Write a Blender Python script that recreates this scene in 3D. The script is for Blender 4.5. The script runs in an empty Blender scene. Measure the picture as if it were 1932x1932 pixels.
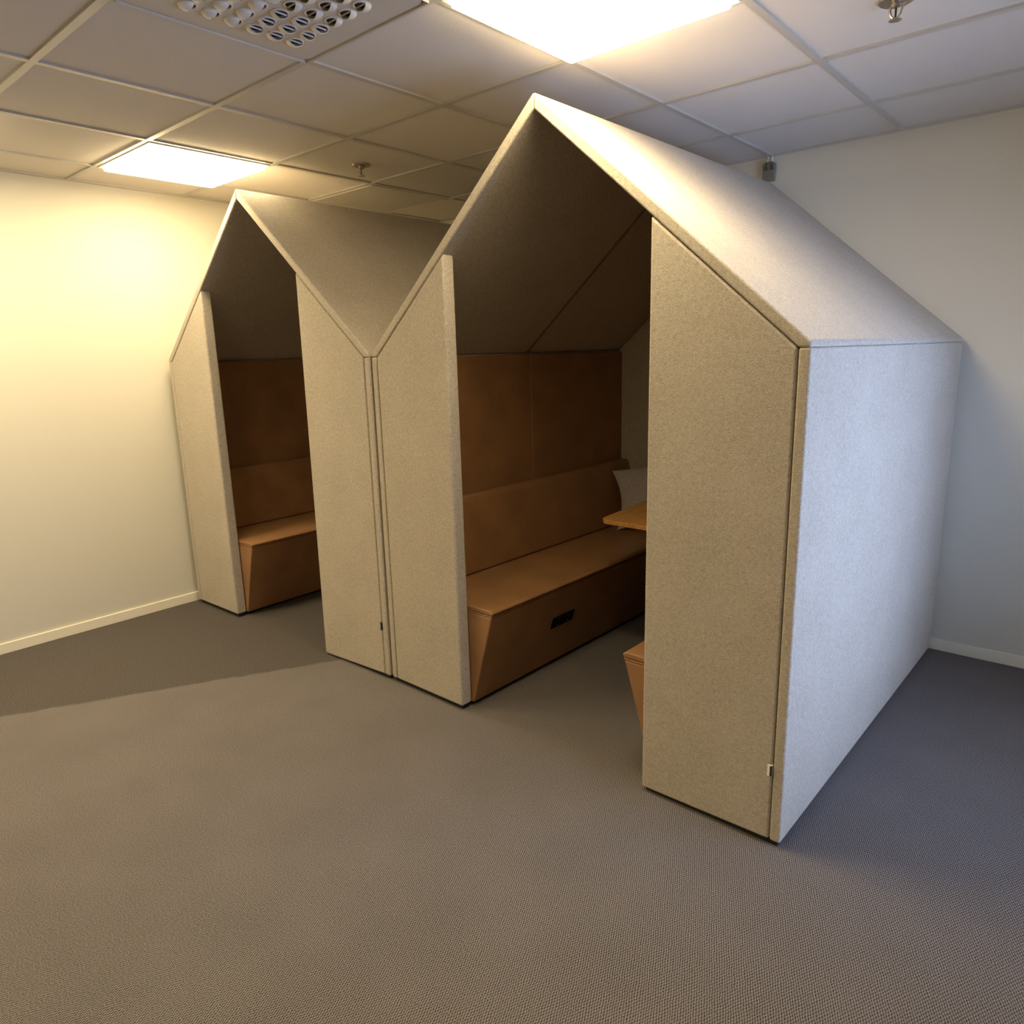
import bpy, bmesh, math, random
from mathutils import Vector, Matrix
random.seed(4)
C = bpy.context.scene.collection
SC = bpy.context.scene

# ------------------------------------------------------------------ materials
def new_mat(name):
    m = bpy.data.materials.new(name); m.use_nodes = True
    nt = m.node_tree
    b = nt.nodes['Principled BSDF']
    return m, nt, b

def N(nt, t, **kw):
    n = nt.nodes.new(t)
    for k, v in kw.items(): setattr(n, k, v)
    return n

def math_node(nt, op, a, b=None):
    n = N(nt, 'ShaderNodeMath', operation=op)
    for i, v in enumerate((a, b)):
        if v is None: continue
        if hasattr(v, 'links'): nt.links.new(v, n.inputs[i])
        else: n.inputs[i].default_value = v
    return n.outputs[0]

def ramp(nt, fac, stops):
    r = N(nt, 'ShaderNodeValToRGB')
    els = r.color_ramp.elements
    while len(els) < len(stops): els.new(0.5)
    for e, (p, c) in zip(els, stops):
        e.position = p; e.color = (*c, 1)
    nt.links.new(fac, r.inputs[0])
    return r.outputs[0]

def simple(name, col, rough=0.5, metal=0.0, spec=0.5):
    m, nt, b = new_mat(name)
    b.inputs['Base Color'].default_value = (*col, 1)
    b.inputs['Roughness'].default_value = rough
    b.inputs['Metallic'].default_value = metal
    b.inputs['Specular IOR Level'].default_value = spec
    return m

def felt(name, lo, hi, scale=300, bump=0.6):
    m, nt, b = new_mat(name)
    tc = N(nt, 'ShaderNodeTexCoord')
    n1 = N(nt, 'ShaderNodeTexNoise'); n1.inputs['Scale'].default_value = scale
    n1.inputs['Detail'].default_value = 3; n1.inputs['Roughness'].default_value = 0.65
    nt.links.new(tc.outputs['Object'], n1.inputs['Vector'])
    n2 = N(nt, 'ShaderNodeTexNoise'); n2.inputs['Scale'].default_value = scale * 0.36
    n2.inputs['Detail'].default_value = 2; n2.inputs['Distortion'].default_value = 1.2
    nt.links.new(tc.outputs['Object'], n2.inputs['Vector'])
    n3 = N(nt, 'ShaderNodeTexNoise'); n3.inputs['Scale'].default_value = 5
    nt.links.new(tc.outputs['Object'], n3.inputs['Vector'])
    s = math_node(nt, 'ADD', math_node(nt, 'MULTIPLY', n1.outputs['Fac'], 0.6), math_node(nt, 'MULTIPLY', n2.outputs['Fac'], 0.32))
    s = math_node(nt, 'ADD', s, math_node(nt, 'MULTIPLY', n3.outputs['Fac'], 0.08))
    nt.links.new(ramp(nt, s, [(0.36, lo), (0.66, hi)]), b.inputs['Base Color'])
    b.inputs['Roughness'].default_value = 0.95
    b.inputs['Specular IOR Level'].default_value = 0.15
    b.inputs['Sheen Weight'].default_value = 0.12
    b.inputs['Sheen Roughness'].default_value = 0.5
    bp = N(nt, 'ShaderNodeBump'); bp.inputs['Strength'].default_value = bump; bp.inputs['Distance'].default_value = 0.003
    nt.links.new(s, bp.inputs['Height']); nt.links.new(bp.outputs[0], b.inputs['Normal'])
    return m

def leather(name, col, rough=0.42):
    m, nt, b = new_mat(name)
    tc = N(nt, 'ShaderNodeTexCoord')
    v = N(nt, 'ShaderNodeTexVoronoi'); v.inputs['Scale'].default_value = 420
    nt.links.new(tc.outputs['Object'], v.inputs['Vector'])
    n = N(nt, 'ShaderNodeTexNoise'); n.inputs['Scale'].default_value = 7; n.inputs['Detail'].default_value = 3
    nt.links.new(tc.outputs['Object'], n.inputs['Vector'])
    lo = tuple(c * 0.86 for c in col); hi = tuple(min(1, c * 1.12) for c in col)
    nt.links.new(ramp(nt, n.outputs['Fac'], [(0.3, lo), (0.7, hi)]), b.inputs['Base Color'])
    b.inputs['Roughness'].default_value = rough
    b.inputs['Specular IOR Level'].default_value = 0.35
    bp = N(nt, 'ShaderNodeBump'); bp.inputs['Strength'].default_value = 0.12; bp.inputs['Distance'].default_value = 0.001
    nt.links.new(v.outputs['Distance'], bp.inputs['Height']); nt.links.new(bp.outputs[0], b.inputs['Normal'])
    return m

def paint(name, col, rough=0.75, bump=0.06):
    m, nt, b = new_mat(name)
    tc = N(nt, 'ShaderNodeTexCoord')
    n = N(nt, 'ShaderNodeTexNoise'); n.inputs['Scale'].default_value = 160; n.inputs['Detail'].default_value = 3
    nt.links.new(tc.outputs['Object'], n.inputs['Vector'])
    b.inputs['Base Color'].default_value = (*col, 1)
    b.inputs['Roughness'].default_value = rough
    b.inputs['Specular IOR Level'].default_value = 0.25
    bp = N(nt, 'ShaderNodeBump'); bp.inputs['Strength'].default_value = bump; bp.inputs['Distance'].default_value = 0.002
    nt.links.new(n.outputs['Fac'], bp.inputs['Height']); nt.links.new(bp.outputs[0], b.inputs['Normal'])
    return m

def carpet(name):
    """woven loop carpet: rows of loops along 117 degrees, a second, plainer length of carpet beyond a straight join"""
    m, nt, b = new_mat(name)
    tc = N(nt, 'ShaderNodeTexCoord')
    sep = N(nt, 'ShaderNodeSeparateXYZ'); nt.links.new(tc.outputs['Object'], sep.inputs[0])
    X, Y = sep.outputs[0], sep.outputs[1]
    wob = N(nt, 'ShaderNodeTexNoise'); wob.inputs['Scale'].default_value = 30; wob.inputs['Detail'].default_value = 1
    nt.links.new(tc.outputs['Object'], wob.inputs['Vector'])
    a = math.radians(116)
    u = math_node(nt, 'ADD', math_node(nt, 'MULTIPLY', X, math.cos(a)), math_node(nt, 'MULTIPLY', Y, math.sin(a)))
    v = math_node(nt, 'ADD', math_node(nt, 'MULTIPLY', X, -math.sin(a)), math_node(nt, 'MULTIPLY', Y, math.cos(a)))
    v = math_node(nt, 'ADD', v, math_node(nt, 'MULTIPLY', wob.outputs['Fac'], 0.006))
    rows = math_node(nt, 'SINE', math_node(nt, 'MULTIPLY', v, 2 * math.pi / 0.0058))
    # loops inside a row, shifted from row to row
    ph = math_node(nt, 'MULTIPLY', v, math.pi / 0.0058)
    loops = math_node(nt, 'SINE', math_node(nt, 'ADD', math_node(nt, 'MULTIPLY', u, 2 * math.pi / 0.0086), ph))
    nz = N(nt, 'ShaderNodeTexNoise'); nz.inputs['Scale'].default_value = 260; nz.inputs['Detail'].default_value = 2
    nt.links.new(tc.outputs['Object'], nz.inputs['Vector'])
    big = N(nt, 'ShaderNodeTexNoise'); big.inputs['Scale'].default_value = 3.5; big.inputs['Detail'].default_value = 3
    nt.links.new(tc.outputs['Object'], big.inputs['Vector'])
    h = math_node(nt, 'ADD', math_node(nt, 'MULTIPLY', rows, 0.19), math_node(nt, 'MULTIPLY', loops, 0.12))
    h = math_node(nt, 'ADD', h, math_node(nt, 'MULTIPLY', nz.outputs['Fac'], 0.75))
    h = math_node(nt, 'ADD', h, math_node(nt, 'MULTIPLY', big.outputs['Fac'], 0.10))
    woven = ramp(nt, h, [(0.10, CARPET[0]), (0.74, CARPET[1])])
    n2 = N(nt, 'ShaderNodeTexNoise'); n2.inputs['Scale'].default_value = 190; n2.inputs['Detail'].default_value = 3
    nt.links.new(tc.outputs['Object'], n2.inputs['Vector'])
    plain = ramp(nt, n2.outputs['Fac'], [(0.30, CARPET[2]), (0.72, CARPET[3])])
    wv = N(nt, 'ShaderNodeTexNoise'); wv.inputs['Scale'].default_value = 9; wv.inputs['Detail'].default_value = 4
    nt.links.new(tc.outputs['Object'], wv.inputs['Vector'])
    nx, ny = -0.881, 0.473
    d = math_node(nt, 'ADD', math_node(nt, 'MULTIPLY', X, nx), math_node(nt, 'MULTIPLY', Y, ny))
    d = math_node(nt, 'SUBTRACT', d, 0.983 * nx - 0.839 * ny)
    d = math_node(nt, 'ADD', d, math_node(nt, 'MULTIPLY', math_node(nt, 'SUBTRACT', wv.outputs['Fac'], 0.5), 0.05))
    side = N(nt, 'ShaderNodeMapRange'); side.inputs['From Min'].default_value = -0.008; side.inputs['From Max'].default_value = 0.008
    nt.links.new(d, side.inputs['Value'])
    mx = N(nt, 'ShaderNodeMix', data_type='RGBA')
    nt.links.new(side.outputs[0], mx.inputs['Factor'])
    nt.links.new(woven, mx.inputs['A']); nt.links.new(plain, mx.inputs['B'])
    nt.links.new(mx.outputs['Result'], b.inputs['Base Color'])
    b.inputs['Roughness'].default_value = 0.95; b.inputs['Specular IOR Level'].default_value = 0.1
    bp = N(nt, 'ShaderNodeBump'); bp.inputs['Strength'].default_value = 0.25; bp.inputs['Distance'].default_value = 0.002
    nt.links.new(h, bp.inputs['Height']); nt.links.new(bp.outputs[0], b.inputs['Normal'])
    return m

def wood(name):
    m, nt, b = new_mat(name)
    tc = N(nt, 'ShaderNodeTexCoord')
    mp = N(nt, 'ShaderNodeMapping'); mp.inputs['Scale'].default_value = (26, 2.2, 26)
    nt.links.new(tc.outputs['Object'], mp.inputs['Vector'])
    n = N(nt, 'ShaderNodeTexNoise'); n.inputs['Scale'].default_value = 3; n.inputs['Detail'].default_value = 6; n.inputs['Distortion'].default_value = 0.4
    nt.links.new(mp.outputs[0], n.inputs['Vector'])
    nt.links.new(ramp(nt, n.outputs['Fac'], [(0.3, (0.50, 0.235, 0.062)), (0.7, (0.72, 0.38, 0.115))]), b.inputs['Base Color'])
    b.inputs['Roughness'].default_value = 0.4
    return m

def perforated(name):
    m, nt, b = new_mat(name)
    tc = N(nt, 'ShaderNodeTexCoord')
    mp = N(nt, 'ShaderNodeMapping'); mp.inputs['Scale'].default_value = (56, 56, 56)
    nt.links.new(tc.outputs['Object'], mp.inputs['Vector'])
    fr = N(nt, 'ShaderNodeVectorMath', operation='FRACTION'); nt.links.new(mp.outputs[0], fr.inputs[0])
    sub = N(nt, 'ShaderNodeVectorMath', operation='SUBTRACT'); nt.links.new(fr.outputs[0], sub.inputs[0]); sub.inputs[1].default_value = (0.5, 0.5, 0)
    sp = N(nt, 'ShaderNodeSeparateXYZ'); nt.links.new(sub.outputs[0], sp.inputs[0])
    r2 = math_node(nt, 'ADD', math_node(nt, 'POWER', math_node(nt, 'ABSOLUTE', sp.outputs[0]), 2.0), math_node(nt, 'POWER', math_node(nt, 'ABSOLUTE', sp.outputs[1]), 2.0))
    hole = math_node(nt, 'LESS_THAN', r2, 0.105)
    mx = N(nt, 'ShaderNodeMix', data_type='RGBA'); nt.links.new(hole, mx.inputs['Factor'])
    mx.inputs['A'].default_value = (0.66, 0.63, 0.58, 1); mx.inputs['B'].default_value = (0.05, 0.046, 0.04, 1)
    nt.links.new(mx.outputs['Result'], b.inputs['Base Color'])
    b.inputs['Roughness'].default_value = 0.6
    return m

def emitter(name, col, s):
    m, nt, b = new_mat(name)
    b.inputs['Base Color'].default_value = (0.9, 0.9, 0.9, 1)
    b.inputs['Emission Color'].default_value = (*col, 1); b.inputs['Emission Strength'].default_value = s
    return m

def glass(name, tint=(0.96, 0.98, 0.97)):
    m = bpy.data.materials.new(name); m.use_nodes = True
    nt = m.node_tree
    for n in list(nt.nodes):
        if n.type == 'BSDF_PRINCIPLED': nt.nodes.remove(n)
    out = [n for n in nt.nodes if n.type == 'OUTPUT_MATERIAL'][0]
    t = N(nt, 'ShaderNodeBsdfTransparent'); t.inputs[0].default_value = (*tint, 1)
    g = N(nt, 'ShaderNodeBsdfGlossy'); g.inputs['Roughness'].default_value = 0.02
    f = N(nt, 'ShaderNodeFresnel'); f.inputs[0].default_value = 1.45
    mx = N(nt, 'ShaderNodeMixShader')
    nt.links.new(f.outputs[0], mx.inputs[0]); nt.links.new(t.outputs[0], mx.inputs[1]); nt.links.new(g.outputs[0], mx.inputs[2])
    nt.links.new(mx.outputs[0], out.inputs[0])
    return m

# ---- tuning values
LIGHT_COL = (1.0, 0.79, 0.45)
LIGHT_S = 27.0
SKY_COL = (0.45, 0.58, 0.95)
SKY_S = 12.0
EXPOSURE = 0.2
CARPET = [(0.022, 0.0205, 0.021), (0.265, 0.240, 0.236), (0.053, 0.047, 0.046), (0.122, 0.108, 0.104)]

M = dict(
    felt=felt('beige_felt', (0.30, 0.264, 0.214), (0.59, 0.532, 0.453)),
    leather=leather('tan_leather', (0.285, 0.150, 0.070)),
    stitch_shade=simple('stitched_seam_shade', (0.10, 0.06, 0.045), 0.9),  # dark colour stands in for shade in the seam's gaps
    black=simple('black_plinth', (0.012, 0.012, 0.013), 0.6),
    socket=simple('black_socket_plastic', (0.005, 0.005, 0.006), 0.7, 0.0, 0.15),
    pin=simple('socket_contacts', (0.5, 0.5, 0.52), 0.35, 1.0),
    wall=paint('cream_wall_paint', (0.60, 0.58, 0.51)),
    skirting=paint('skirting_paint', (0.78, 0.74, 0.62), 0.5, 0.02),
    tile=paint('ceiling_tile', (0.64, 0.60, 0.56), 0.95, 0.25),
    grid=simple('ceiling_grid_metal', (0.47, 0.45, 0.42), 0.34),
    lampframe=simple('lamp_frame_metal', (0.74, 0.72, 0.68), 0.4),
    lamp=emitter('lamp_diffuser', LIGHT_COL, LIGHT_S),
    plate=simple('diffuser_plate_paint', (0.60, 0.55, 0.48), 0.6),
    nozzle=simple('nozzle_plastic', (0.70, 0.66, 0.60), 0.35),
    hole=simple('nozzle_hole', (0.012, 0.012, 0.013), 0.7),
    perf=perforated('perforated_metal'),
    chrome=simple('sprinkler_metal', (0.50, 0.45, 0.40), 0.3, 1.0),
    bulb=simple('sprinkler_bulb', (0.02, 0.01, 0.01), 0.2),
    wood=wood('oak_top'),
    metal=simple('dark_table_metal', (0.03, 0.03, 0.032), 0.45, 0.6),
    cushion=felt('mauve_grey_weave', (0.36, 0.32, 0.325), (0.60, 0.54, 0.545), 240, 0.3),
    white=simple('white_label', (0.85, 0.83, 0.80), 0.8),
    dark=simple('dark_label', (0.02, 0.019, 0.022), 0.8),
    cable=simple('white_cable', (0.75, 0.74, 0.70), 0.5),
    clear=simple('smoked_clear_plastic', (0.20, 0.215, 0.195), 0.15),
    cover=simple('grey_screw_cover', (0.16, 0.15, 0.14), 0.3),
    inner=simple('dark_terminal', (0.05, 0.055, 0.05), 0.4),
    winframe=simple('window_frame_paint', (0.7, 0.7, 0.7), 0.4),
    glass=glass('window_glass'),
)
M['carpet'] = carpet('woven_carpet')

# ------------------------------------------------------------------ mesh helpers
def link_mesh(name, bm, mats, parent=None, bevel=0.0, seg=3, smooth=True, angle=35):
    me = bpy.data.meshes.new(name)
    bmesh.ops.recalc_face_normals(bm, faces=bm.faces[:])
    bm.to_mesh(me); bm.free()
    for m in (mats if isinstance(mats, (list, tuple)) else [mats]): me.materials.append(m)
    if smooth:
        for p in me.polygons: p.use_smooth = True
    o = bpy.data.objects.new(name, me); C.objects.link(o)
    if smooth:
        me.set_sharp_from_angle(angle=math.radians(angle))
    if bevel:
        b = o.modifiers.new('edge', 'BEVEL'); b.width = bevel; b.segments = seg; b.limit_method = 'ANGLE'
        b.angle_limit = math.radians(25); b.harden_normals = True
    if parent: o.parent = parent
    return o

def tag(o, label, cat, group=None):
    o['label'] = label; o['category'] = cat
    if group: o['group'] = group
    return o

def thing(name, label, cat, loc=(0, 0, 0), rz=0.0, group=None):
    o = bpy.data.objects.new(name, None); C.objects.link(o)
    o.empty_display_size = 0.1
    o.location = loc; o.rotation_euler = (0, 0, rz)
    return tag(o, label, cat, group)

def struct(o):
    o['kind'] = 'structure'; return o

def add_prism(bm, poly, axis, a, b, mat=0):
    """extrude a polygon along an axis; for 'y' the polygon is in x,z, for 'z' in x,y, for 'x' in y,z"""
    def P(p, t):
        return {'y': (p[0], t, p[1]), 'z': (p[0], p[1], t), 'x': (t, p[0], p[1])}[axis]
    v0 = [bm.verts.new(P(p, a)) for p in poly]; v1 = [bm.verts.new(P(p, b)) for p in poly]
    fs = [bm.faces.new(v0), bm.faces.new(v1[::-1])]
    n = len(poly)
    for i in range(n):
        fs.append(bm.faces.new((v0[i], v0[(i + 1) % n], v1[(i + 1) % n], v1[i])))
    for f in fs: f.material_index = mat
    return fs

def add_box(bm, x0, x1, y0, y1, z0, z1, mat=0):
    return add_prism(bm, [(x0, z0), (x1, z0), (x1, z1), (x0, z1)], 'y', y0, y1, mat)

def box_bm(*a):
    bm = bmesh.new(); add_box(bm, *a); return bm

def prism_bm(poly, axis, a, b):
    bm = bmesh.new(); add_prism(bm, poly, axis, a, b); return bm

def add_lathe(bm, prof, n=32, c=(0, 0, 0), mat=0, cap=True):
    rings = []
    for r, z in prof:
        rings.append([bm.verts.new((c[0] + r * math.cos(2 * math.pi * i / n), c[1] + r * math.sin(2 * math.pi * i / n), c[2] + z)) for i in range(n)])
    for a, b in zip(rings, rings[1:]):
        for i in range(n):
            bm.faces.new((a[i], a[(i + 1) % n], b[(i + 1) % n], b[i])).material_index = mat
    if cap:
        bm.faces.new(rings[0][::-1]).material_index = mat; bm.faces.new(rings[-1]).material_index = mat

def add_tube(bm, pts, r, n=8, mat=0):
    pts = [Vector(p) for p in pts]; rings = []
    for i, p in enumerate(pts):
        d = (pts[min(i + 1, len(pts) - 1)] - pts[max(i - 1, 0)]).normalized()
        a = d.orthogonal().normalized() if i == 0 else (ref - d * ref.dot(d)).normalized()
        ref = a
        b = d.cross(a)
        rings.append([bm.verts.new(p + r * (a * math.cos(2 * math.pi * k / n) + b * math.sin(2 * math.pi * k / n))) for k in range(n)])
    for a, b in zip(rings, rings[1:]):
        for k in range(n): bm.faces.new((a[k], a[(k + 1) % n], b[(k + 1) % n], b[k])).material_index = mat
    bm.faces.new(rings[0][::-1]).material_index = mat; bm.faces.new(rings[-1]).material_index = mat

def rounded(poly, r, seg=5):
    out = []; n = len(poly)
    for i in range(n):
        p = Vector(poly[i]); a = Vector(poly[i - 1]); b = Vector(poly[(i + 1) % n])
        rr = r[i] if isinstance(r, (list, tuple)) else r
        da, db = (a - p).normalized(), (b - p).normalized()
        ang = da.angle(db); t = rr / math.tan(ang / 2)
        c = p + (da + db).normalized() * (rr / math.sin(ang / 2))
        s, e = p + da * t - c, p + db * t - c
        tot = s.angle_signed(e)
        for k in range(seg + 1):
            q = s.copy(); q.rotate(Matrix.Rotation(-tot * k / seg, 2)); out.append(tuple(c + q))
    return out

def mirror_x(poly, w): return [(w - x, z) for x, z in poly][::-1]

# ------------------------------------------------------------------ room
XL, YB, XR, YF, ZC = -0.0507, 1.8877, 5.1, -6.0, 2.3995
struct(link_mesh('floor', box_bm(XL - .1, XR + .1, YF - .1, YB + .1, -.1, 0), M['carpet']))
struct(link_mesh('wall_left', box_bm(XL - .12, XL, YF, YB, 0, ZC + .2), M['wall']))
struct(link_mesh('wall_back', box_bm(XL - .12, XR + .12, YB, YB + .12, 0, ZC + .2), M['wall']))
struct(link_mesh('wall_front', box_bm(XL - .12, XR + .12, YF - .12, YF, 0, ZC + .2), M['wall']))
WY0, WY1, WZ0, WZ1 = -0.30, 1.15, 0.35, 1.80
bm = bmesh.new()
add_box(bm, XR, XR + .12, YF, WY0, 0, ZC + .2); add_box(bm, XR, XR + .12, WY1, YB, 0, ZC + .2)
add_box(bm, XR, XR + .12, WY0, WY1, 0, WZ0); add_box(bm, XR, XR + .12, WY0, WY1, WZ1, ZC + .2)
struct(link_mesh('wall_right', bm, M['wall']))
win = bpy.data.objects.new('window_1', None); C.objects.link(win); win.location = (XR + .05, (WY0 + WY1) / 2, WZ0); struct(win)
hw, hh = (WY1 - WY0) / 2, WZ1 - WZ0
bm = bmesh.new()
for a, b_, c, d in ((-hw, hw, 0, .06), (-hw, hw, hh - .06, hh), (-hw, -hw + .06, .06, hh - .06), (hw - .06, hw, .06, hh - .06), (-.03, .03, .06, hh - .06)):
    add_box(bm, -.03, .03, a, b_, c, d)
link_mesh('window_frame', bm, M['winframe'], win, bevel=.003, seg=2)
for k in (-1, 1):
    y0, y1 = (-hw + .06, -.03) if k < 0 else (.03, hw - .06)
    link_mesh('window_pane', box_bm(-.003, .003, y0, y1, .06, hh - .06), M['glass'], win)

# ceiling: laid-in tiles with a flat metal grid
GX, GY, P = 0.327, -0.412, 0.6
struct(link_mesh('ceiling', box_bm(XL - .12, XR + .12, YF - .12, YB + .12, ZC + .006, ZC + .1), M['tile']))
bm = bmesh.new()
x = GX - P
xs = [GX + P * k for k in range(-3, 12) if XL + .03 < GX + P * k < XR - .03]
ys = [GY + P * k for k in range(-12, 6) if YF + .03 < GY + P * k < YB - .03]
for x in xs: add_box(bm, x - .012, x + .012, YF, YB, ZC - .001, ZC + .008)
for y in ys: add_box(bm, XL, XR, y - .012, y + .012, ZC - .0016, ZC + .008)
struct(link_mesh('trim_1', bm, M['grid'], smooth=False))
bm = bmesh.new()
for a in ((XL, XL + .02, YF, YB), (XR - .02, XR, YF, YB), (XL, XR, YB - .02, YB), (XL, XR, YF, YF + .02)):
    add_box(bm, *a, ZC - .003, ZC + .006)
struct(link_mesh('trim_2', bm, M['grid'], smooth=False))
struct(link_mesh('baseboard_left', box_bm(XL, XL + .012, YF, YB, 0, .057), M['skirting'], bevel=.003, seg=2))
struct(link_mesh('baseboard_back', box_bm(XL + .012, XR, YB - .012, YB, 0, .057), M['skirting'], bevel=.003, seg=2))

# ceiling lights
def ceiling_light(cx, cy, label, group=None):
    t = thing('ceiling_light', label, 'ceiling light', (cx, cy, ZC), 0, group)
    h = P / 2 - .011; i = h - .016
    bm = bmesh.new()
    for a in ((-h, h, -h, -i), (-h, h, i, h), (-h, -i, -i, i), (i, h, -i, i)):
        add_box(bm, *a, -.006, .004)
    link_mesh('frame', bm, M['lampframe'], t, smooth=False)
    link_mesh('diffuser', prism_bm(rounded([(-i, -i), (i, -i), (i, i), (-i, i)], .01, 4), 'z', -.022, .003), M['lamp'], t, bevel=.003, seg=2)
    return t
lx, ly = GX + P / 2, GY + P / 2
ceiling_light(lx + 2.4, ly, 'glowing square light panel in the ceiling above the roof of the large near booth')
ceiling_light(lx, ly, 'glowing square light panel in the ceiling by the left wall, above the far booth')
for x_, y_ in [(lx, ly - 1.2), (lx, ly - 2.4), (lx + 2.4, ly - 2.4)]:
    ceiling_light(x_, y_, 'square light panel in the ceiling over the open floor in front of the booths', 'light panels over the open floor')

# swirl air diffuser
dx, dy = GX + 3.5 * P, GY - .5 * P
t = thing('ceiling_air_diffuser', 'square ceiling air diffuser with a grid of round swirl nozzles', 'air vent', (dx, dy, ZC))
h = .286
link_mesh('plate', prism_bm(rounded([(-h, -h), (h, -h), (h, h), (-h, h)], .04, 8), 'z', -.007, .0065), M['plate'], t, bevel=.003, seg=2)
bm = bmesh.new()
for a in ((-.288, .288, -.288, -.2865), (-.288, .288, .2865, .288), (-.288, -.2865, -.2865, .2865), (.2865, .288, -.2865, .2865)):
    add_box(bm, *a, -.012, .0065)
link_mesh('outer_rim', bm, M['plate'], t, smooth=False)

def nozzle_bm():
    """round ring with a dark throat, half covered by a scoop; the scoop opens towards +x"""
    bm = bmesh.new()
    R = .0255; n = 28
    add_lathe(bm, [(R, 0), (R, -.003), (R - .002, -.0042), (R - .0045, -.0035), (R - .005, -.0005)], n, (0, 0, 0), 0, cap=False)
    vs = [bm.verts.new(((R - .005) * math.cos(2 * math.pi * k / n), (R - .005) * math.sin(2 * math.pi * k / n), -.0007)) for k in range(n)]
    bm.faces.new(vs).material_index = 1
    # scoop: squashed quarter dome over the -x half, with thickness
    def dome(r, hgt, off):
        rows = []
        for j in range(7):
            el = (math.pi / 2) * j / 6
            rr = r * math.cos(el); z = -hgt * math.sin(el) - .002
            rows.append([bm.verts.new((rr * math.cos(th) + off, rr * math.sin(th) * 1.0, z)) for th in [math.pi * .42 + math.pi * 1.16 * k / 16 for k in range(17)]])
        return rows
    A = dome(R - .001, .0135, .0); B = dome(R - .003, .0115, .0)
    for rows in (A, B):
        for a, b in zip(rows, rows[1:]):
            for k in range(16):
                if len({a[k], a[k + 1], b[k + 1], b[k]}) == 4: bm.faces.new((a[k], a[k + 1], b[k + 1], b[k])).material_index = 0
    for j in range(6):
        for k in (0, 16):
            bm.faces.new((A[j][k], A[j + 1][k], B[j + 1][k], B[j][k])).material_index = 0
    # thin centre vane
    add_box(bm, .0035, .0048, -R + .007, R - .007, -.0055, -.0012, 0)
    return bm
proto = None
for i in range(6):
    for j in range(6):
        px, py = 2.250 + .0645 * i - dx, -.535 - .0645 * j - dy
        if i < 3: ang = 0 if j < 3 else math.pi / 2
        else: ang = -math.pi / 2 if j < 3 else math.pi
        if proto is None:
            o = link_mesh('nozzle', nozzle_bm(), [M['nozzle'], M['hole']], t, angle=40); proto = o
        else:
            o = proto.copy(); C.objects.link(o); o.parent = t
        o.location = (px, py, -.007); o.rotation_euler = (0, 0, ang)

# perforated return-air grille
t = thing('vent_grille', 'square perforated metal grille in the ceiling above the far booth roof', 'air vent', (GX + .5 * P, GY + 2.5 * P, ZC))
bm = bmesh.new(); h = .288
for a in ((-h, h, -h, -h + .018), (-h, h, h - .018, h), (-h, -h + .018, -h + .018, h - .018), (h - .018, h, -h + .018, h - .018)):
    add_box(bm, *a, -.005, .005)
link_mesh('frame', bm, M['plate'], t, smooth=False)
link_mesh('perforated_plate', box_bm(-h + .018, h - .018, -h + .018, h - .018, -.0035, .004), M['perf'], t, smooth=False)

# sprinklers
def sprinkler(x, y, label):
    t = thing('fire_sprinkler', label, 'sprinkler', (x, y, ZC + .006), 0, 'fire sprinklers in the ceiling')
    bm = bmesh.new()
    add_lathe(bm, [(.016, 0), (.046, 0), (.047, -.003), (.044, -.007), (.030, -.009), (.026, -.006), (.016, -.006)], 40, cap=False)
    link_mesh('escutcheon', bm, M['chrome'], t)
    bm = bmesh.new()
    add_lathe(bm, [(.0155, .0), (.0155, -.016), (.011, -.020), (.006, -.022)], 24)
    for s in (-1, 1):
        add_tube(bm, [(s * .012, 0, -.016), (s * .0155, 0, -.026), (s * .012, 0, -.040), (s * .003, 0, -.050)], .0032, 8)
    link_mesh('yoke', bm, M['chrome'], t)
    bm = bmesh.new(); add_lathe(bm, [(.001, -.021), (.0028, -.024), (.0028, -.044), (.001, -.047)], 12)
    link_mesh('glass_bulb', bm, M['bulb'], t)
    bm = bmesh.new(); n = 36
    ring = [( (.017 if k % 3 else .012) * math.cos(2 * math.pi * k / n), (.017 if k % 3 else .012) * math.sin(2 * math.pi * k / n)) for k in range(n)]
    add_prism(bm, ring, 'z', -.054, -.0515)
    link_mesh('deflector', bm, M['chrome'], t, smooth=False)
sprinkler(1.195, .515, 'small metal fire sprinkler hanging from the tile between the two booth ridges')
sprinkler(3.628, .497, 'small metal fire sprinkler at the top right, nearest the right side of the ceiling')

# cable connector on the back wall above the ridge
t = thing('cable_connector', 'small smoky plastic cable connector box on two white leads by the back wall', 'connector box', (2.727, YB, 2.278))
link_mesh('housing', prism_bm(rounded([(-.033, .004), (.028, .0), (.031, .082), (.017, .092), (-.022, .092), (-.034, .08)], .006, 4), 'y', -.026, -.004), M['clear'], t, bevel=.003, seg=2)
for s in (-1, 1):
    link_mesh('cable', (lambda b: (add_tube(b, [(s * .0125, -.014, .086), (s * .012 - .001, -.013, .10), (s * .010 + .002, -.010, .126)], .0038, 8), b)[1])(bmesh.new()), M['cable'], t)
    bm = bmesh.new()
    add_prism(bm, rounded([(s * .015 - .010, .052), (s * .015 + .010, .052), (s * .015 + .007, .074), (s * .015 - .007, .074)], .003, 3), 'y', -.031, -.026)
    add_lathe(bm, [(.0045, 0), (.0045, .012)], 12, (s * .013, -.028, .074))
    link_mesh('terminal', bm, M['inner'], t)
    bm = bmesh.new(); add_prism(bm, rounded([(s * .015 - .011, .014), (s * .015 + .009, .012), (s * .015 + .010, .036), (s * .015 - .009, .038)], .007, 4), 'y', -.031, -.026)
    link_mesh('screw_cover', bm, M['cover'], t)

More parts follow.
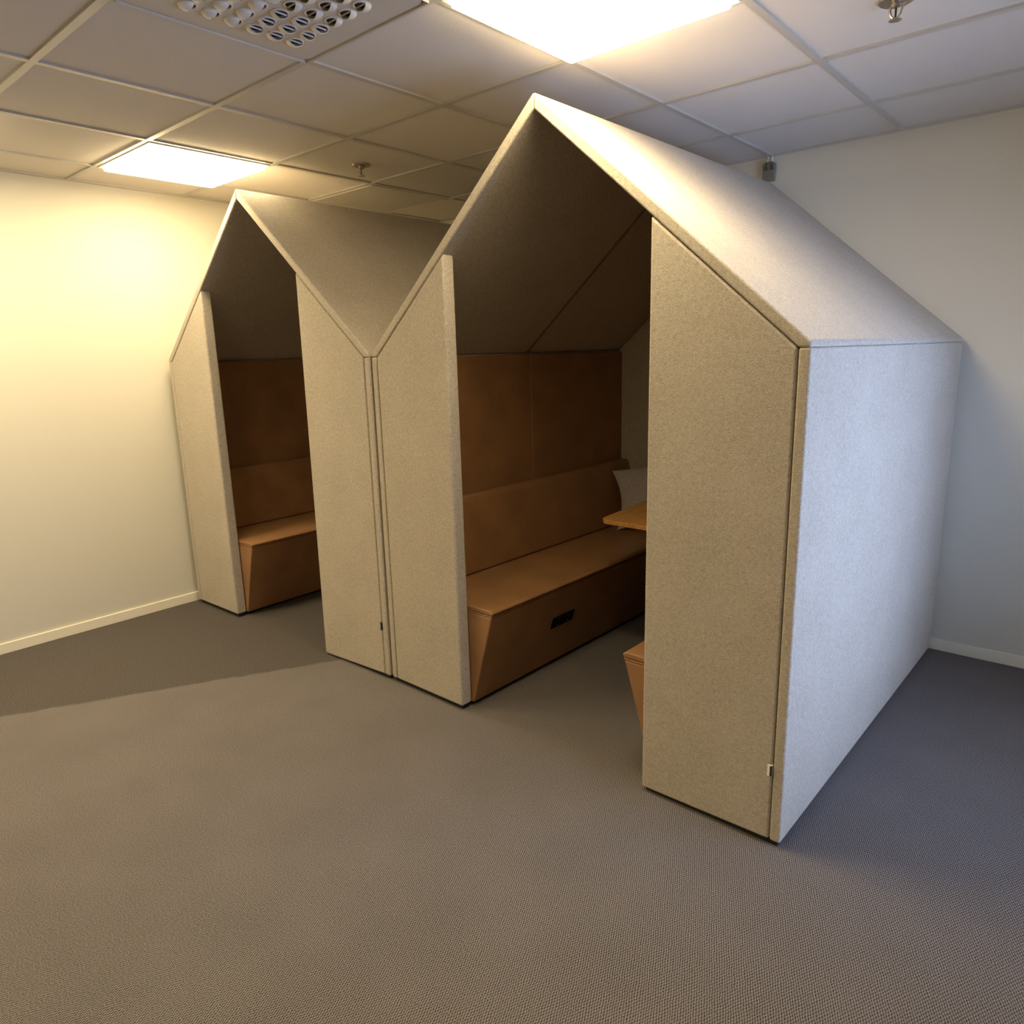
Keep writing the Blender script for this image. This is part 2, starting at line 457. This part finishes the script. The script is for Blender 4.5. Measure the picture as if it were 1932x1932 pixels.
# ------------------------------------------------------------------ booths
W, D, T, ZE = 1.8104, 1.86, 0.034, 1.467
OUT, APEX, AIN = ZE + .017, 2.266, 2.218
SIN = (AIN - ZE) / (W / 2 - T)
def zin(x): return ZE + SIN * (x - T)
PODS = {'far': (Vector((1.8104 - W * math.cos(.0182), -W * math.sin(.0182), 0)), .0182),
        'near': (Vector((1.8212, .0056, 0)), -.0118)}
def pod_thing(pod, name, label, cat, base, group=None):
    o, r = PODS[pod]
    p = o + Matrix.Rotation(r, 3, 'Z') @ Vector(base)
    return thing(name, label, cat, p, r, group)
def shift(bm, base):
    bmesh.ops.translate(bm, verts=bm.verts[:], vec=-Vector(base)); return bm

def booth(pod, label, pr_bottom, pr_top, zb_in):
    t = pod_thing(pod, 'meeting_booth', label, 'meeting booth', (0, 0, 0), 'house-shaped felt meeting booths')
    g = .0012
    # side walls
    for m in (0, 1):
        poly = [(0, .02), (T - g, .02), (T - g, ZE), (0, ZE)]
        if m: poly = mirror_x(poly, W)
        link_mesh('side_panel', prism_bm(poly, 'y', 0, D), M['felt'], t, bevel=.007)
    # roof slopes
    for m in (0, 1):
        poly = [(0, ZE), (T - .001, ZE), (W / 2 - .0006, AIN), (W / 2 - .0006, APEX), (.003, OUT)]
        if m: poly = mirror_x(poly, W)
        rp = link_mesh('roof_panel', prism_bm(poly, 'y', 0, D), M['felt'], t, bevel=.007)
        # double stitched seam half way along the underside, its shaded gaps drawn as dark cords
        bm = bmesh.new()
        for yy in (.957, .969):
            add_tube(bm, [((W - q) if m else q, yy, zin(q) - .0003) for q in (T + .004, W / 2 - .004)], .0016, 6)
        link_mesh('stitched_seam_shade', bm, M['stitch_shade'], rp)
    # front panels
    pl = .461
    polyL = [(T + g, .02), (pl, .02), (pl, zin(pl) - .002), (T + g, ZE - .001)]
    link_mesh('front_panel', prism_bm(polyL, 'y', .0, .058), M['felt'], t, bevel=.009, seg=4)
    xb, xt = pr_bottom, pr_top
    polyR = [(W - T - g, .02), (xb, zb_in), (xt, zin(W - xt) - .002), (W - T - g, ZE - .001)]
    fr = link_mesh('front_panel', prism_bm(polyR[::-1], 'y', .0, .058), M['felt'], t, bevel=.009, seg=4)
    # back
    polyB = [(T, .02), (W - T, .02), (W - T, ZE - .001), (W / 2, AIN - .002), (T, ZE - .001)]
    link_mesh('back_panel', prism_bm(polyB, 'y', D - .045, D - .002), M['felt'], t, bevel=.004, seg=2)
    # black base strips under every wall
    bm = bmesh.new()
    add_box(bm, .012, T - .006, .014, D - .01, 0, .021); add_box(bm, W - T + .006, W - .012, .014, D - .01, 0, .021)
    add_box(bm, T - .006, pl - .012, .014, .05, 0, .021); add_box(bm, xb + .012, W - T + .006, .014, .05, 0, max(.021, zb_in))
    add_box(bm, T - .006, W - T + .006, D - .04, D - .01, 0, .021)
    link_mesh('plinth', bm, M['black'], t, smooth=False)
    # leather wall padding inside, two lengths per side
    for m in (0, 1):
        for y0, y1 in ((.062, .9615), (.9645, D - .046)):
            poly = [(T + .001, .41), (.060, .41), (.060, 1.460), (T + .001, 1.463)]
            if m: poly = mirror_x(poly, W)
            link_mesh('leather_wall_pad', prism_bm(poly, 'y', y0, y1), M['leather'], t, bevel=.006)
    return t

near = booth('near', 'large near house-shaped beige felt booth with pale blue daylight on its right side', 1.333, 1.335, .013)
far = booth('far', 'far house-shaped beige felt booth standing against the cream left wall', 1.311, 1.332, .005)
# fabric tags in the front seam
for root, z, dark in ((near, .252, False), (far, .259, True)):
    xs_ = W - T - .0005
    a = link_mesh('fabric_tag', prism_bm([(xs_ - .014, -.004), (xs_ - .002, -.006), (xs_ + .001, .004), (xs_ - .001, .004), (xs_ - .004, -.003), (xs_ - .014, -.002)], 'z', z - .018, z + .018), M['dark'] if dark else M['white'], root, smooth=False)
    a['label'] = 'small dark woven label' if dark else 'small white woven label'
    b_ = link_mesh('printed_strip', prism_bm([(xs_ - .0085, -.0062), (xs_ - .0055, -.0068), (xs_ - .005, -.004), (xs_ - .008, -.004)] if dark else [(xs_ - .0055, -.0068), (xs_ - .001, -.0072), (xs_ + .0005, -.001), (xs_ - .004, -.001)], 'z', z - .0165, z + .0165), M['white'] if dark else M['dark'], a, smooth=False)

# benches
def bench(pod, side, label, outlet=False):
    base = (.25, .06, 0) if side == 'l' else (W - .25, .06, 0)
    t = pod_thing(pod, 'bench', label, 'bench', base, 'tan leather benches in the booths')
    fx = lambda z: .469 + (.597 - .469) * (z - .02) / .43
    y0, y1 = .0605, D - .047
    def part(name, poly, bev, mat=M['leather'], a=y0, b=y1, parent=t, seg=3):
        if side == 'r': poly = mirror_x(poly, W)
        return link_mesh(name, shift(prism_bm(poly, 'y', a, b), base), mat, parent, bevel=bev, seg=seg)
    X0 = .0625
    part('base', [(X0, .018), (fx(.018), .018), (fx(.425), .425), (X0, .425)], .006)
    part('welt', [(X0, .4262), (fx(.427) + .0005, .4262), (fx(.4335) + .0008, .4332), (X0, .4332)], .0024, seg=2)
    part('seat_pad', [(X0, .4345), (fx(.434) + .001, .4345), (fx(.445) + .0025, .446), (.585, .4555), (X0, .4575)], .005)
    part('plinth', [(X0, 0), (fx(.02) - .02, 0), (fx(.02) - .02, .019), (X0, .019)], 0, M['black'], y0 + .02, y1 - .02)
    br = rounded([(X0, .4585), (.188, .4585), (.118, .788), (.106, .815), (X0, .815)], [.004, .012, .022, .012, .004], 4)
    if side == 'r': br = mirror_x(br, W)
    link_mesh('backrest', shift(prism_bm(br, 'y', y0 + .001, y1 - .001), base), M['leather'], t, bevel=.004, seg=2)
    if outlet:
        # slanted socket plate set into the sloping front
        zc, yc = .250, .594
        xc = fx(zc); sl = math.atan2(.597 - .469, .43)
        rot = Matrix.Rotation(sl, 4, 'Y')
        def place(bm):
            bmesh.ops.transform(bm, matrix=Matrix.Translation(Vector((xc, yc, zc)) - Vector(base)) @ rot, verts=bm.verts[:]); return bm
        o = link_mesh('power_outlet', place(prism_bm(rounded([(-.084, -.030), (.082, -.030), (.084, .030), (-.082, .030)], .006, 3), 'x', -.01, .003)), M['socket'], t, bevel=.0015, seg=2)
        o['label'] = 'black double power outlet'
        for k in (-.038, .038):
            bm = bmesh.new(); n = 24
            ring = [(k + .020 * math.cos(2 * math.pi * i / n), .020 * math.sin(2 * math.pi * i / n)) for i in range(n)]
            ri = [(k + .0175 * math.cos(2 * math.pi * i / n), .0175 * math.sin(2 * math.pi * i / n)) for i in range(n)]
            va = [[bm.verts.new((xx, p[0], p[1])) for p in rr] for xx, rr in ((.003, ring), (.0045, ring), (.0045, ri), (.003, ri))]
            for a_, b2 in zip(va, va[1:]):
                for i in range(n): bm.faces.new((a_[i], a_[(i + 1) % n], b2[(i + 1) % n], b2[i]))
            link_mesh('socket', place(bm), M['socket'], o)
            for s in (-1, 1):
                link_mesh('earth_contact', place(box_bm(.0028, .006, k - .0022, k + .0022, s * .0165 - .0025, s * .0165 + .0025)), M['pin'], o)
    return t
bench('near', 'l', 'long tan leather bench with black power outlet, left side of the near booth', outlet=True)
bench('near', 'r', 'tan leather bench on the right of the near booth, mostly hidden by its front panel')
bench('far', 'l', 'tan leather bench on the left side of the far booth')

# table in the near booth
base = (W / 2, 1.2, 0)
t = pod_thing('near', 'meeting_table', 'oak meeting table with rounded corners between the benches in the near booth', 'table', base)
cx = W / 2
top = rounded([(cx - .252, .728), (cx + .252, .728), (cx + .30, 1.29), (cx + .30, D - .06), (cx - .30, D - .06), (cx - .30, 1.29)], [.045, .045, .12, .02, .02, .12], 8)
link_mesh('tabletop', shift(prism_bm(top, 'z', .700, .722), base), M['wood'], t, bevel=.004)
link_mesh('support_bracket', shift(box_bm(cx - .19, cx + .19, .93, 1.55, .672, .6995), base), M['metal'], t, bevel=.004, seg=2)
bm = bmesh.new(); add_lathe(bm, [(.032, .012), (.032, .672)], 32, (cx, 1.25, 0))
link_mesh('pedestal', shift(bm, base), M['metal'], t)
bm = bmesh.new(); add_lathe(bm, [(.20, 0), (.20, .006), (.19, .011), (.04, .016)], 48, (cx, 1.25, 0))
link_mesh('foot_plate', shift(bm, base), M['metal'], t)

# cushion leaning in the far corner of the near bench
ev = Vector((-.14, .15, .31)).normalized(); eu = Vector((.945, .33, 0)); eu = (eu - ev * eu.dot(ev)).normalized(); en = eu.cross(ev).normalized()
bl = Vector((.266, 1.462, .462))
cc = bl + eu * .205 + ev * .185
bm = bmesh.new(); n = 28; S = .205
def cush(u, v, s):
    x = S * u * (1 - .19 * (1 - v * v)); y = .185 * v * (1 - .06 * (1 - u * u))
    th = .062 * (max(0, 1 - u ** 2) ** .55) * (max(0, 1 - v ** 2) ** .55)
    return cc + eu * x + ev * y + en * (s * th + .0)
gridv = {}
for s in (1, -1):
    for i in range(n + 1):
        for j in range(n + 1):
            e = i in (0, n) or j in (0, n)
            if s == -1 and e: gridv[s, i, j] = gridv[1, i, j]; continue
            gridv[s, i, j] = bm.verts.new(cush(-math.cos(math.pi * i / n), -math.cos(math.pi * j / n), s))
    for i in range(n):
        for j in range(n):
            bm.faces.new((gridv[s, i, j], gridv[s, i + 1, j], gridv[s, i + 1, j + 1], gridv[s, i, j + 1]))
cbase = (cc.x, cc.y, .458)
cu = link_mesh('cushion', shift(bm, cbase), M['cushion'])
o_, r_ = PODS['near']
cu.location = o_ + Matrix.Rotation(r_, 3, 'Z') @ Vector(cbase); cu.rotation_euler = (0, 0, r_)
tag(cu, 'mauve grey fabric cushion leaning in the corner of the near booth bench behind the table', 'cushion')

# ------------------------------------------------------------------ daylight outside the window
w = bpy.data.worlds.new('World'); SC.world = w; w.use_nodes = True
bg = w.node_tree.nodes['Background']
bg.inputs[0].default_value = (*SKY_COL, 1); bg.inputs[1].default_value = SKY_S

# ------------------------------------------------------------------ camera
cam = bpy.data.cameras.new('camera'); co = bpy.data.objects.new('camera', cam); C.objects.link(co)
r2 = Vector((0.75466661, 0.65560946, -0.02558401)); u2 = Vector((-0.1247224, 0.18163119, 0.97542526)); fw = Vector((-0.64414488, 0.73292997, -0.21884019))
mat = Matrix((r2, u2, -fw)).transposed().to_4x4(); mat.translation = Vector((4.27930517, -1.9225156, 1.4755944))
co.matrix_world = mat
cam.sensor_width = 36; cam.sensor_fit = 'HORIZONTAL'; cam.lens = 1348.6263762 / 1932 * 36
cam.clip_start = .05
SC.camera = co

vs = SC.view_settings
vs.view_transform = 'Standard'; vs.look = 'None'; vs.gamma = 1.0; vs.use_curve_mapping = False; vs.exposure = EXPOSURE
SC.cycles.max_bounces = 10; SC.cycles.diffuse_bounces = 6
SC.cycles.use_denoising = True
